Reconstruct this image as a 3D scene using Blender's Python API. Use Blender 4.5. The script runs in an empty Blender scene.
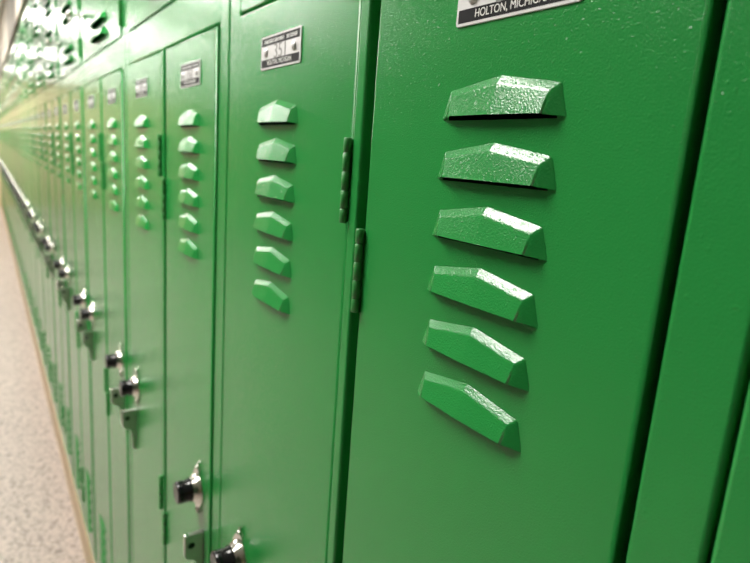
import bpy, bmesh, math, random
from mathutils import Vector, Matrix
random.seed(7)
S = 0.61                      # width of one locker unit in metres
EYE = 1.61                    # eye height: layout heights below are in unit widths from the eye line
sc = bpy.context.scene
col = sc.collection

def ZW(z):                    # layout height -> world height
    return EYE + z * S

# ------------------------------------------------------------------ materials
def nodes(name):
    m = bpy.data.materials.new(name); m.use_nodes = True
    nt = m.node_tree
    return m, nt, nt.nodes['Principled BSDF']

def simple(name, colr, rough=.5, metal=0., spec=.5):
    m, nt, b = nodes(name)
    b.inputs['Base Color'].default_value = (*colr, 1)
    b.inputs['Roughness'].default_value = rough
    b.inputs['Metallic'].default_value = metal
    b.inputs['Specular IOR Level'].default_value = spec
    return m

def paint(name, colr, rough, bump):
    m, nt, b = nodes(name)
    N, L = nt.nodes, nt.links
    tc = N.new('ShaderNodeTexCoord')
    n1 = N.new('ShaderNodeTexNoise'); n1.inputs['Scale'].default_value = 850; n1.inputs['Detail'].default_value = 2
    n2 = N.new('ShaderNodeTexNoise'); n2.inputs['Scale'].default_value = 330; n2.inputs['Detail'].default_value = 1
    L.new(tc.outputs['Object'], n1.inputs['Vector']); L.new(tc.outputs['Object'], n2.inputs['Vector'])
    r = N.new('ShaderNodeMapRange'); r.inputs['From Min'].default_value = .64; r.inputs['From Max'].default_value = .80
    r.inputs['To Max'].default_value = .40
    L.new(n2.outputs['Fac'], r.inputs['Value'])
    a = N.new('ShaderNodeMath'); a.operation = 'MULTIPLY_ADD'; a.inputs[1].default_value = .78
    L.new(n1.outputs['Fac'], a.inputs[0]); L.new(r.outputs['Result'], a.inputs[2])
    bp = N.new('ShaderNodeBump'); bp.inputs['Strength'].default_value = bump; bp.inputs['Distance'].default_value = .0004
    L.new(a.outputs[0], bp.inputs['Height']); L.new(bp.outputs['Normal'], b.inputs['Normal'])
    n3 = N.new('ShaderNodeTexNoise'); n3.inputs['Scale'].default_value = 14; n3.inputs['Detail'].default_value = 3
    L.new(tc.outputs['Object'], n3.inputs['Vector'])
    mx = N.new('ShaderNodeMix'); mx.data_type = 'RGBA'
    mx.inputs['A'].default_value = (*[c * .95 for c in colr], 1); mx.inputs['B'].default_value = (*[c * 1.05 for c in colr], 1)
    L.new(n3.outputs['Fac'], mx.inputs['Factor']); L.new(mx.outputs['Result'], b.inputs['Base Color'])
    b.inputs['Roughness'].default_value = rough; b.inputs['Specular IOR Level'].default_value = .55
    return m

GREEN = paint('green_enamel', (.0175, .245, .048), .19, .8)
GREEN_HINGE = paint('green_enamel_hinge', (.030, .225, .048), .32, .3)
INSIDE = simple('locker_inside', (.02, .06, .022), .8)
PLATE = simple('plate_aluminium', (.72, .71, .72), .38, .25)
BLACK = simple('plate_black', (.008, .008, .010), .5, 0, .15)
WHITE = simple('plate_white', (.82, .82, .80), .4)
DIGIT = simple('digit_grey', (.24, .235, .23), .5, .2)
CHROME = simple('chrome', (.78, .75, .72), .16, 1.)
STEEL = simple('dark_steel', (.52, .51, .48), .30, 1.)
DIAL = simple('dial_black', (.006, .006, .007), .18, 0, .4)
HOLE = simple('hole_black', (.004, .004, .004), .9)

def floor_mat():
    m, nt, b = nodes('speckled_floor'); N, L = nt.nodes, nt.links
    tc = N.new('ShaderNodeTexCoord')
    v = N.new('ShaderNodeTexVoronoi'); v.inputs['Scale'].default_value = 95
    n = N.new('ShaderNodeTexNoise'); n.inputs['Scale'].default_value = 60; n.inputs['Detail'].default_value = 4
    L.new(tc.outputs['Object'], v.inputs['Vector']); L.new(tc.outputs['Object'], n.inputs['Vector'])
    sp = N.new('ShaderNodeSeparateColor'); L.new(v.outputs['Color'], sp.inputs['Color'])
    a = N.new('ShaderNodeMath'); a.operation = 'ADD'; L.new(sp.outputs[0], a.inputs[0]); L.new(n.outputs['Fac'], a.inputs[1])
    h = N.new('ShaderNodeMath'); h.operation = 'MULTIPLY'; h.inputs[1].default_value = .5; L.new(a.outputs[0], h.inputs[0])
    cr = N.new('ShaderNodeValToRGB'); e = cr.color_ramp.elements
    e[0].position = .18; e[0].color = (.16, .125, .105, 1); e[1].position = .80; e[1].color = (.58, .48, .425, 1)
    k = e.new(.45); k.color = (.45, .375, .33, 1)
    L.new(h.outputs[0], cr.inputs['Fac']); L.new(cr.outputs['Color'], b.inputs['Base Color'])
    b.inputs['Roughness'].default_value = .42
    return m

def streak_mat():
    m, nt, b = nodes('panelled_bulkhead'); N, L = nt.nodes, nt.links
    tc = N.new('ShaderNodeTexCoord'); mp = N.new('ShaderNodeMapping'); mp.inputs['Scale'].default_value = (1.1, 0, .02)
    L.new(tc.outputs['Object'], mp.inputs['Vector'])
    n = N.new('ShaderNodeTexNoise'); n.inputs['Scale'].default_value = 1.; n.inputs['Detail'].default_value = 3
    L.new(mp.outputs['Vector'], n.inputs['Vector'])
    cr = N.new('ShaderNodeValToRGB'); e = cr.color_ramp.elements
    e[0].position = .36; e[0].color = (.26, .22, .18, 1); e[1].position = .62; e[1].color = (.66, .58, .49, 1)
    L.new(n.outputs['Fac'], cr.inputs['Fac']); L.new(cr.outputs['Color'], b.inputs['Base Color'])
    b.inputs['Roughness'].default_value = .7
    return m
FLOOR = floor_mat(); BULK = streak_mat()
CEIL = simple('ceiling_white', (.80, .79, .77), .8)
OPP = simple('wall_opposite_paint', (.09, .13, .08), .55)
OPP_UP = simple('wall_upper_paint', (.46, .36, .235), .7)
ENDW = simple('wall_end_paint', (.78, .62, .42), .6)
DARKW = simple('wall_back_shade', (.05, .055, .045), .8)  # shade of the gap above the lockers, put into the wall colour
TAN = simple('tan_base', (.62, .47, .30), .5)
LFRAME = simple('light_frame_white', (.8, .8, .8), .5)
def emit(name, colr, s):
    m = bpy.data.materials.new(name); m.use_nodes = True; nt = m.node_tree; nt.nodes.clear()
    e = nt.nodes.new('ShaderNodeEmission'); o = nt.nodes.new('ShaderNodeOutputMaterial')
    e.inputs['Color'].default_value = (*colr, 1); e.inputs['Strength'].default_value = s
    nt.links.new(e.outputs[0], o.inputs['Surface']); return m
LAMP = emit('lamp_diffuser', (1., .962, .905), 45.0)

# ------------------------------------------------------------------ mesh builder
class MB:
    def __init__(s): s.bm = bmesh.new(); s.mats = []
    def mi(s, m):
        if m not in s.mats: s.mats.append(m)
        return s.mats.index(m)
    def face(s, pts, m, smooth=False):
        f = s.bm.faces.new([s.bm.verts.new(p) for p in pts]); f.material_index = s.mi(m); f.smooth = smooth; return f
    def box(s, a, b, m, bev=0.):
        x0, y0, z0 = a; x1, y1, z1 = b
        v = [s.bm.verts.new(p) for p in ((x0,y0,z0),(x1,y0,z0),(x1,y1,z0),(x0,y1,z0),(x0,y0,z1),(x1,y0,z1),(x1,y1,z1),(x0,y1,z1))]
        fs = [s.bm.faces.new([v[i] for i in q]) for q in ((0,3,2,1),(4,5,6,7),(0,1,5,4),(1,2,6,5),(2,3,7,6),(3,0,4,7))]
        k = s.mi(m)
        for f in fs: f.material_index = k
        if bev:
            es = list({e for f in fs for e in f.edges})
            r = bmesh.ops.bevel(s.bm, geom=es, offset=bev, segments=3, profile=.5, affect='EDGES', material=-1)
            for f in r['faces']: f.smooth = True; f.material_index = k
    def lathe(s, c, axis, prof, m, seg=24, knurl=0.):
        # prof: list of (distance along axis, radius)
        ax = Vector(axis).normalized(); t = ax.orthogonal().normalized(); u = ax.cross(t); c = Vector(c); k = s.mi(m)
        rings = []
        for d, r in prof:
            if r < 1e-7: rings.append([s.bm.verts.new(c + ax * d)]); continue
            rings.append([s.bm.verts.new(c + ax * d + (t * math.cos(2*math.pi*i/seg) + u * math.sin(2*math.pi*i/seg)) * r * (1 - (knurl if i % 2 else 0))) for i in range(seg)])
        for a, b in zip(rings, rings[1:]):
            for i in range(seg):
                j = (i + 1) % seg
                q = [a[i % len(a)], a[j % len(a)], b[j % len(b)], b[i % len(b)]]
                q = list(dict.fromkeys(q))
                if len(q) > 2:
                    f = s.bm.faces.new(q); f.material_index = k; f.smooth = True
    def prism(s, poly, axis_vec, m, bev=0.):
        a = Vector(axis_vec); n = len(poly); k = s.mi(m)
        lo = [s.bm.verts.new(p) for p in poly]; hi = [s.bm.verts.new(Vector(p) + a) for p in poly]
        fs = [s.bm.faces.new(lo[::-1]), s.bm.faces.new(hi)] + [s.bm.faces.new([lo[i], lo[(i+1) % n], hi[(i+1) % n], hi[i]]) for i in range(n)]
        for f in fs: f.material_index = k
        if bev:
            es = list({e for f in fs for e in f.edges})
            r = bmesh.ops.bevel(s.bm, geom=es, offset=bev, segments=2, profile=.5, affect='EDGES', material=-1)
            for f in r['faces']: f.smooth = True; f.material_index = k
    def add_mesh(s, me, m, mat):
        k = s.mi(m); vs = [s.bm.verts.new(mat @ v.co) for v in me.vertices]
        for p in me.polygons:
            try: f = s.bm.faces.new([vs[i] for i in p.vertices]); f.material_index = k
            except ValueError: pass
    def build(s, name, parent=None, loc=None):
        bmesh.ops.recalc_face_normals(s.bm, faces=s.bm.faces[:])
        me = bpy.data.meshes.new(name); s.bm.to_mesh(me); s.bm.free()
        for m in s.mats: me.materials.append(m)
        o = bpy.data.objects.new(name, me); col.objects.link(o)
        if loc is not None: o.location = loc
        if parent: o.parent = parent
        return o

# All unit geometry is written in unit widths (x from the unit's left seam, y into the wall, z from the eye line)
def P(x, y, z): return Vector((x * S, y * S, ZW(z)))
def move(o, origin):          # put an object's origin at a point without moving its shape
    o.data.transform(Matrix.Translation(-Vector(origin))); o.location = origin
    return o
def reparent(o, parent):      # child given in world coordinates, its parent unrotated
    w = o.location.copy(); p = parent; off = Vector((0, 0, 0))
    while p: off += p.location; p = p.parent
    o.parent = parent; o.location = w - off
    return o

ZB, ZDB, ZDT = -2.40, -2.355, .2408       # locker bottom, lower door bottom, lower door top
ZTOP = 1.185
BOX1 = (.3484, .703); BOX2 = (.742, 1.128)
DL = (.0625, .4897); DR = (.5350, .9348); DB = (.0625, .938)
YF = .004                                 # face frame sits this far behind the door fronts

# ------------------------------------------------------------------ parts of one unit
def door_mesh(name, xr, zr, holes, hx, r=.0034):
    m = MB(); x0, x1 = xr; z0, z1 = zr; dep = .034
    n = 4; loops = []
    for i in range(n + 1):
        a = math.pi / 2 * i / n
        ins = r * (1 - math.sin(a)); y = r * (1 - math.cos(a))
        loops.append((ins, y))
    loops.append((0, dep)); loops.append((.012, dep))
    k = m.mi(GREEN)
    def ring(ins, y): return [m.bm.verts.new(P(*p)) for p in ((x0+ins, y, z0+ins), (x1-ins, y, z0+ins), (x1-ins, y, z1-ins), (x0+ins, y, z1-ins))]
    rings = [ring(*l) for l in loops]
    for q, (a, b) in enumerate(zip(rings, rings[1:])):
        for i in range(4):
            j = (i + 1) % 4
            f = m.bm.faces.new([a[i], a[j], b[j], b[i]]); f.material_index = k; f.smooth = q < n
    X0, X1, Z0, Z1 = x0 + r, x1 - r, z0 + r, z1 - r
    def quad(a, b, c, d): m.face([P(a, 0, c), P(b, 0, c), P(b, 0, d), P(a, 0, d)], GREEN)
    quad(X0, hx[0], Z0, Z1); quad(hx[1], X1, Z0, Z1)
    z = Z0
    for h0, h1 in sorted(holes): quad(hx[0], hx[1], z, h0); z = h1
    quad(hx[0], hx[1], z, Z1)
    return m.build(name)

def louvre_mesh(xc, z, w=1., dp=1.):
    # pressed hood: chevron top at the door, two slanting top facets, sloping face, open underside
    m = MB(); k = m.mi(GREEN)
    wb, wt, wl, wr = .0794*w, .0702*w, .0610*w, .0628*w
    def q(x, y, zz): return P(xc + x, y * dp if y < 0 else y, z + zz)
    def shell(t, s):
        v = {}
        for sd, t_ in ((-1, 'L'), (1, 'R')):
            v['B'+t_] = (sd*wb*s, t, 0); v['T'+t_] = (sd*wt*s, t, .0279*s)
            v['l'+t_] = (sd*wl*s, -.0108+t, .0022); v['f'+t_] = (sd*wr*s, -.0056+t, .0212*s)
        v['TP'] = (0, t, .0386*s); v['fP'] = (0, -.0054+t, .0304*s); v['lM'] = (0, -.0128+t, .0024)
        return {a: m.bm.verts.new(q(*b)) for a, b in v.items()}
    o = shell(-.0003, 1.); i = shell(.0014, .955)
    fac = []
    for v in (o, i):
        for names in (('TL','TP','fP','fL'), ('TP','TR','fR','fP'), ('fL','fP','lM','lL'), ('fP','fR','lR','lM'), ('BL','TL','fL','lL'), ('TR','BR','lR','fR')):
            f = m.bm.faces.new([v[n_] for n_ in names]); f.material_index = k
            if v is o: fac.append(f)
    for a, b in (('BL','lL'), ('lL','lM'), ('lM','lR'), ('lR','BR')):
        m.bm.faces.new([o[a], o[b], i[b], i[a]]).material_index = k
    es = [e for e in {e for f in fac for e in f.edges} if sum(1 for f in e.link_faces if f in fac) == 2 and {o['fP'], o['lM']} != set(e.verts)]
    r = bmesh.ops.bevel(m.bm, geom=es, offset=.0008, segments=2, profile=.6, affect='EDGES', material=-1)
    for f in r['faces']: f.smooth = True; f.material_index = k
    return m.build('louvre')

def hinge_mesh(x, z0, z1, y=-.0048, rad=.0056):
    m = MB(); R = rad * S; n = 5; H = (z1 - z0) * S
    prof = [(0, 0), (0, R*.75), (R*.25, R)]
    cuts = [.17, .39, .61, .83]
    for c in cuts:
        d = c * H
        prof += [(d - .0009, R), (d - .0004, R*.80), (d + .0004, R*.80), (d + .0009, R)]
    prof += [(H - R*.25, R), (H, R*.75), (H, 0)]
    m.lathe(P(x, y, z0), (0, 0, 1), prof, GREEN_HINGE, 16)
    m.box(P(x-.003, y+.001, z0+.002), P(x+.003, .012, z1-.002), GREEN_HINGE)
    return m.build('hinge')

def text_mesh(body, size):
    cu = bpy.data.curves.new('t', 'FONT'); cu.body = body; cu.size = size; cu.align_x = 'CENTER'; cu.align_y = 'CENTER'; cu.extrude = .00008
    o = bpy.data.objects.new('t', cu); col.objects.link(o)
    bpy.context.view_layer.update()
    me = bpy.data.meshes.new_from_object(o.evaluated_get(bpy.context.evaluated_depsgraph_get()))
    bpy.data.objects.remove(o); bpy.data.curves.remove(cu)
    return me
TOWN = text_mesh('HOLTON, MICHIGAN', 1.0)
def fit(me, c, wid, hei):     # letters facing the hall, fitted to a width and height
    xs = [v.co.x for v in me.vertices]; ys = [v.co.y for v in me.vertices]
    sx = wid / (max(xs) - min(xs)); sy = hei / (max(ys) - min(ys)); mx = (max(xs) + min(xs)) / 2; my = (max(ys) + min(ys)) / 2
    return Matrix.Translation(c) @ Matrix(((sx,0,0,0),(0,0,-1,0),(0,sy,0,0),(0,0,0,1))) @ Matrix.Translation((-mx, -my, 0))

def plate_mesh(xc, zc, number):
    m = MB(); w, h = .152 * S, .0525 * S; c = P(xc, 0, zc); r = .0022; th = .0010
    pts = []
    for cx, cz, a0 in ((w/2-r, h/2-r, 0), (-w/2+r, h/2-r, 90), (-w/2+r, -h/2+r, 180), (w/2-r, -h/2+r, 270)):
        for i in range(5):
            a = math.radians(a0 + 22.5 * i); pts.append(c + Vector((cx + r*math.cos(a), .0002, cz + r*math.sin(a))))
    m.prism(pts, (0, -th - .0002, 0), PLATE, .0003)
    bh = .0125 * S
    for s_ in (1, -1):
        zb = c.z + s_ * (h/2 - .0030*S - bh/2)
        x0, x1 = -w/2 + .0032*S, w/2 - .0042*S
        y = -th - .00006
        m.face([(c.x+x0, y, zb-bh/2), (c.x+x1, y, zb-bh/2), (c.x+x1, y, zb+bh/2), (c.x+x0, y, zb+bh/2)], BLACK)
        y -= .00006
        if s_ < 0:
            m.add_mesh(TOWN, WHITE, fit(TOWN, Vector((c.x - .0022*S, y, zb)), w * .61, bh * .70))
        else:                 # a line of lettering too worn and soft to read
            rnd = random.Random(3); x = x0 + .006
            while x < x1 - .006:
                ww = rnd.choice((.0005, .0008, .0012)); hh = bh * rnd.uniform(.42, .55)
                if rnd.random() < .86:
                    m.face([(c.x+x, y, zb-hh/2), (c.x+x+ww, y, zb-hh/2), (c.x+x+ww, y, zb+hh/2), (c.x+x, y, zb+hh/2)], WHITE)
                x += ww + rnd.choice((.0007, .0009, .0012))
    me = text_mesh(str(number), 1.)
    m.add_mesh(me, DIGIT, fit(me, Vector((c.x, -th - .0001, c.z)), w * .29, h * .44)); bpy.data.meshes.remove(me)
    for s_ in (-1, 1):        # domed rivets
        m.lathe((c.x + s_ * w * .355, -th, c.z), (0, -1, 0), [(0, .0045), (.0009, .0043), (.0019, .0032), (.0025, .0016), (.0027, 0)], PLATE, 16)
    return m.build('number_plate')

def lock_plate_mesh(x, z):
    m = MB(); c = P(x, 0, z); H, W = .071 * S, .042 * S
    pts = []
    for i in range(40):       # escutcheon: round body drawn out to a rounded point above and below
        t = 2 * math.pi * i / 40; zz = math.sin(t) * H
        f = abs(zz) / H
        wv = W * (math.cos(min(f * 1.25, 1) * math.pi / 2) * .80 + .20 * math.sqrt(max(0, 1 - f * f)))
        pts.append(c + Vector((math.copysign(max(wv, .0008), math.cos(t)), 0, zz)))
    m.prism(pts, (0, -.0036, 0), CHROME, .0010)
    R = .0365 * S
    m.lathe(c + Vector((0, -.0034, 0)), (0, -1, 0), [(0, R*1.02), (.0025, R), (.0060, R*.90), (.0085, R*.80), (.0105, R*.76), (.0105, R*.6)], CHROME, 32)
    for s_ in (-1, 1):
        m.lathe(c + Vector((0, -.0034, s_ * H * .80)), (0, -1, 0), [(0, .0034), (.0012, .0032), (.0022, .0020), (.0025, 0)], CHROME, 16)
    return m.build('lock_plate')

def lock_dial_mesh(x, z):
    m = MB(); c = P(x, 0, z); R = .0295 * S
    m.lathe(c + Vector((0, -.0115, 0)), (0, -1, 0), [(0, R*.98), (.004, R), (.006, R*.90), (.019, R*.93), (.0225, R*.90), (.0238, R*.8), (.0232, R*.55), (.0232, 0)], DIAL, 48, .035)
    for i in range(10):       # scale marks round the dial face
        a = 2 * math.pi * i / 10; d = Vector((math.cos(a), 0, math.sin(a))); t = Vector((-math.sin(a), 0, math.cos(a)))
        p0 = c + Vector((0, -.0354, 0)) + d * R * .60; p1 = c + Vector((0, -.0357, 0)) + d * R * .76
        m.face([p0 - t*.0002, p1 - t*.0002, p1 + t*.0002, p0 + t*.0002], WHITE)
    return m.build('lock_dial')

def hasp_mesh(x, z):
    # folded steel pull: a fin with a padlock eye on top of a long flange against the door
    m = MB(); t = .014 * S
    def q(y, zz): return P(x, y, z + zz) - Vector((t/2, 0, 0))
    fin = [q(0, 0), q(-.046, 0), q(-.046, -.055), q(-.040, -.066), q(-.022, -.070), q(-.014, -.082), q(-.012, -.150), q(0, -.155)]
    m.prism([v for v in fin], (t, 0, 0), STEEL, .0010)
    cc = P(x, -.030, z - .028)
    for s_ in (-1, 1):
        m.lathe(cc + Vector((s_ * (t/2 - .0003), 0, 0)), (s_, 0, 0), [(0, .0068), (.0006, .0068), (.0008, .0056), (.0004, .0054)], STEEL, 20)
        m.lathe(cc + Vector((s_ * (t/2), 0, 0)), (s_, 0, 0), [(.00015, .0056), (.0002, 0)], HOLE, 20)
    m.lathe(P(x, -.042, z - .001), (0, 0, 1), [(0, .004), (.0012, .0036), (.002, .002), (.0022, 0)], CHROME, 14)
    return m.build('pull_handle')

def box_handle_mesh(x, z):
    # curved chrome pull of a box locker: base, arched arm and a round tip
    m = MB()
    m.box(P(x-.013, -.006, z-.022), P(x+.013, .0002, z+.022), CHROME, .0015)
    path = [(0, -.004, .004), (-.002, -.022, .012), (-.004, -.040, .010), (-.005, -.055, -.004), (-.005, -.058, -.020)]
    for (a, b) in zip(path, path[1:]):
        pa, pb = P(x+a[0], a[1], z+a[2]), P(x+b[0], b[1], z+b[2]); d = pb - pa
        m.lathe(pa, d, [(-.001, 0), (-.001, .0046), (d.length + .001, .0046), (d.length + .001, 0)], STEEL, 12)
    m.lathe(P(x-.004, -.056, z+.012), (0, -1, 0), [(-.008, 0), (-.0065, .0066), (0, .009), (.0065, .0066), (.008, 0)], CHROME, 16)
    m.lathe(P(x, -.006, z+.010), (0, -1, 0), [(0, .0045), (.002, .004), (.0035, .002), (.004, 0)], CHROME, 16)
    return m.build('box_handle')

def frame_mesh():
    m = MB(); g = .0017; D = .62; y0 = YF; b = .0026
    # carcass sides, back, shelves
    m.box(P(g, y0+.02, ZB), P(g+.004, D, ZTOP), GREEN); m.box(P(1-g-.004, y0+.02, ZB), P(1-g, D, ZTOP), GREEN)
    m.box(P(g, D-.004, ZB), P(1-g, D, ZTOP), INSIDE)
    m.box(P(.498, .04, ZDB), P(.502, D, ZDT+.02), INSIDE)
    for z in (ZB, .290, .720, ZTOP - .004): m.box(P(g, y0+.02, z), P(1-g, D, z+.004), INSIDE)
    # face frame
    m.box(P(g, y0, ZB), P(.0575, y0+.035, ZTOP), GREEN, b)
    m.box(P(.9425, y0, ZB), P(1-g, y0+.035, ZTOP), GREEN, b)
    m.box(P(.4925, -.0012, ZB+.03), P(.5148, y0+.03, ZDT+.004), GREEN, b)
    for za, zb in ((ZB, ZDB-.006), (ZDT+.0055, BOX1[0]-.0012), (BOX1[1]+.0015, BOX2[0]-.0012), (BOX2[1]+.0035, ZTOP)):
        m.box(P(.055, y0+.0005, za), P(.9465, y0+.034, zb), GREEN, b)
    return m.build('frame')

LP = .0607
def lower_louvres(): return [(.0470 - LP*k, True) for k in range(6)] + [(-2.235 + LP*k, True) for k in range(6)]

def make_door(name, root, xr, zr, louvres, lxc, lw, numbered, latch_x, hinges, lockz=-.829):
    hx = (lxc - .070*lw, lxc + .070*lw)
    d = door_mesh(name, xr, zr, [(z - .0012, z + .022) for z, u in louvres], hx, .0034 if numbered else .0014)
    move(d, P(xr[0], 0, zr[0])); reparent(d, root)
    def child(o, org): move(o, org); reparent(o, d); return o
    first = None
    for z, u in louvres:
        if first is None:
            first = child(louvre_mesh(lxc, z, lw, 1. if numbered else 1.7), P(lxc, 0, z)); base = (first.location.copy(), z)
        else:
            c = first.copy(); col.objects.link(c); c.location = base[0] + Vector((0, 0, (z - base[1]) * S))
    for hxx, h0, h1 in hinges: child(hinge_mesh(hxx, h0, h1, *(() if numbered else (-.003, .0038))), P(hxx, 0, h0))
    if numbered:
        child(lock_plate_mesh(latch_x[0], lockz), P(latch_x[0], 0, lockz))['label'] = 'chrome lock escutcheon'
        child(lock_dial_mesh(latch_x[0], lockz), P(latch_x[0], 0, lockz))['label'] = 'black combination dial'
        child(hasp_mesh(latch_x[1], -.928), P(latch_x[1], 0, -.928))['label'] = 'steel pull with padlock eye'
    else:
        zc = (zr[0] + zr[1]) / 2
        child(box_handle_mesh(latch_x[0], zc), P(latch_x[0], 0, zc))['label'] = 'chrome curved handle'
    return d

root = bpy.data.objects.new('locker_unit', None); col.objects.link(root); root.location = P(0, 0, ZB)
fr = move(frame_mesh(), P(0, 0, ZB)); reparent(fr, root)
XL, XR = .2485, .7517
make_door('door', root, DL, (ZDB, ZDT), lower_louvres(), XL, 1., True, (.145, .110),
          [(.4880, -.085, .027), (.4880, -1.101, -.990), (.4880, -2.10, -1.99)])
make_door('door', root, DR, (ZDB, ZDT), lower_louvres(), XR, 1., True, (.855, .890),
          [(.5325, -.198, -.087), (.5325, -1.199, -1.088), (.5325, -2.20, -2.09)])
for zr in (BOX1, BOX2):
    lo, hi = zr
    make_door('box_door', root, DB, zr, [(lo+.042, True), (lo+.098, True), (lo+.252, True), (lo+.310, True)], .510, 2.1, False, (.105,),
              [(.940, lo+.028, lo+.110), (.940, hi-.110, hi-.028)])

PZ = .1620
def add_plates(r, n):
    ds = sorted([c for c in r.children if c.name.split('.')[0] == 'door'], key=lambda o: o.location.x)
    for k, (d, xc) in enumerate(zip(ds, (.2520, .7565))):
        p = plate_mesh(xc, PZ, n + k)
        move(p, P(xc, 0, PZ)); p.parent = d
        p.location = Vector((xc * S, 0, ZW(PZ))) - Vector((root.location.x, 0, root.location.z)) - d.location
        p['label'] = 'small metal number plate'

def copy_tree(o, parent=None):
    c = o.copy(); col.objects.link(c)
    if parent: c.parent = parent
    for ch in list(o.children): copy_tree(ch, c)
    return c

ORD = ['first','second','third','fourth','fifth','sixth','seventh','eighth','ninth','tenth','eleventh','twelfth','thirteenth','fourteenth','fifteenth',
       'sixteenth','seventeenth','eighteenth','nineteenth','twentieth','twenty-first','twenty-second','twenty-third']
N_LEFT = 22
units = {0: root}
for k in range(1, -N_LEFT - 1, -1):
    if k == 0: continue
    c = copy_tree(root); c.location.x = k * S; units[k] = c
for k, r in units.items():
    add_plates(r, 351 + 2 * k)
    r['category'] = 'locker'; r['group'] = 'green metal lockers in one row along the hall'
    if k == 1: r['label'] = 'green locker unit cut off at the right edge, only its bare left stile showing'
    elif k == 0: r['label'] = 'large sharp green locker unit in front, its left door with plate 351'
    elif k == -1: r['label'] = 'softly blurred green locker unit directly left of the one with plate 351'
    else: r['label'] = '%s green locker unit counting leftwards from the sharp one with plate 351, out of focus' % ORD[-k - 1 + 0] if k < -1 else ''

# ------------------------------------------------------------------ setting
XA, XB = -24.5 * S, 6.0; YW = -3.6; ZC = 2.95; YB = .62 * S
def struct(name, a, b, m):
    mb = MB(); mb.box(a, b, m); o = mb.build(name); o['kind'] = 'structure'; return o
struct('floor', (XA-.1, YW-.1, -.1), (XB+.1, YB+.2, 0), FLOOR)
struct('ceiling', (XA-.1, YW-.1, ZC), (XB+.1, YB+.2, ZC+.1), CEIL)
struct('wall_back', (XA-.1, YB+.005, 0), (XB+.1, YB+.2, ZC), DARKW)
struct('wall_bulkhead', (XA, .002, ZW(1.33)), (XB, YB+.005, ZC), BULK)
struct('wall_opposite', (XA-.1, YW-.1, 0), (XB+.1, YW, ZC), OPP)
struct('wall_left', (XA-.1, YW, 0), (XA, YB, ZC), ENDW)
struct('wall_right', (XB, YW, 0), (XB+.1, YB, ZC), ENDW)
struct('trim_1', (XA, .0, 0), (XB, YB, ZW(ZB)-.001), TAN)

ci = 0
for row, LY in enumerate((-1.05,)):
    X = -.60; ci = 0
    while X > XA + .5:
        t = bpy.data.objects.new('ceiling_light', None); col.objects.link(t); t.location = (X, LY, ZC)
        f = MB()
        for a, b in (((-.32,-.62),(.32,-.58)), ((-.32,.58),(.32,.62)), ((-.32,-.58),(-.28,.58)), ((.28,-.58),(.32,.58))):
            f.box((a[0], a[1], -.03), (b[0], b[1], 0), LFRAME)
        f.box((-.28, -.58, -.011), (.28, .58, 0), LFRAME); f.build('light_frame', t)
        d = MB(); d.box((-.27, -.57, -.018), (.27, .57, -.012), LAMP); d.build('diffuser', t)
        t['label'] = '%s white ceiling light panel from the near end of the hall' % ORD[ci]
        t['category'] = 'light'; t['group'] = 'ceiling lights along the hall'
        ci += 1; X -= 3.35

w = bpy.data.worlds.new('world'); sc.world = w; w.use_nodes = True
w.node_tree.nodes['Background'].inputs['Color'].default_value = (.8, .8, .8, 1); w.node_tree.nodes['Background'].inputs['Strength'].default_value = .3

# ------------------------------------------------------------------ camera
cam = bpy.data.cameras.new('camera'); co = bpy.data.objects.new('camera', cam); col.objects.link(co); sc.camera = co
cam.sensor_width = 36; cam.lens = 579.774 / 750 * 36; cam.clip_start = .01
R_ = ((.54784696, .83345981, .07216969), (-.20942776, .05311508, .97638046), (-.80994057, .5500214, -.20364856))
M = Matrix(((R_[0][0], R_[1][0], -R_[2][0], 1.1614*S), (R_[0][1], R_[1][1], -R_[2][1], -.4031*S), (R_[0][2], R_[1][2], -R_[2][2], EYE), (0, 0, 0, 1)))
co.matrix_world = M
cam.dof.use_dof = True; cam.dof.focus_distance = .375; cam.dof.aperture_fstop = 8.3; cam.dof.aperture_blades = 0

vs = sc.view_settings; sc.display_settings.display_device = 'sRGB'
vs.view_transform = 'Standard'; vs.look = 'None'; vs.gamma = 1; vs.use_curve_mapping = False; vs.exposure = 0.0
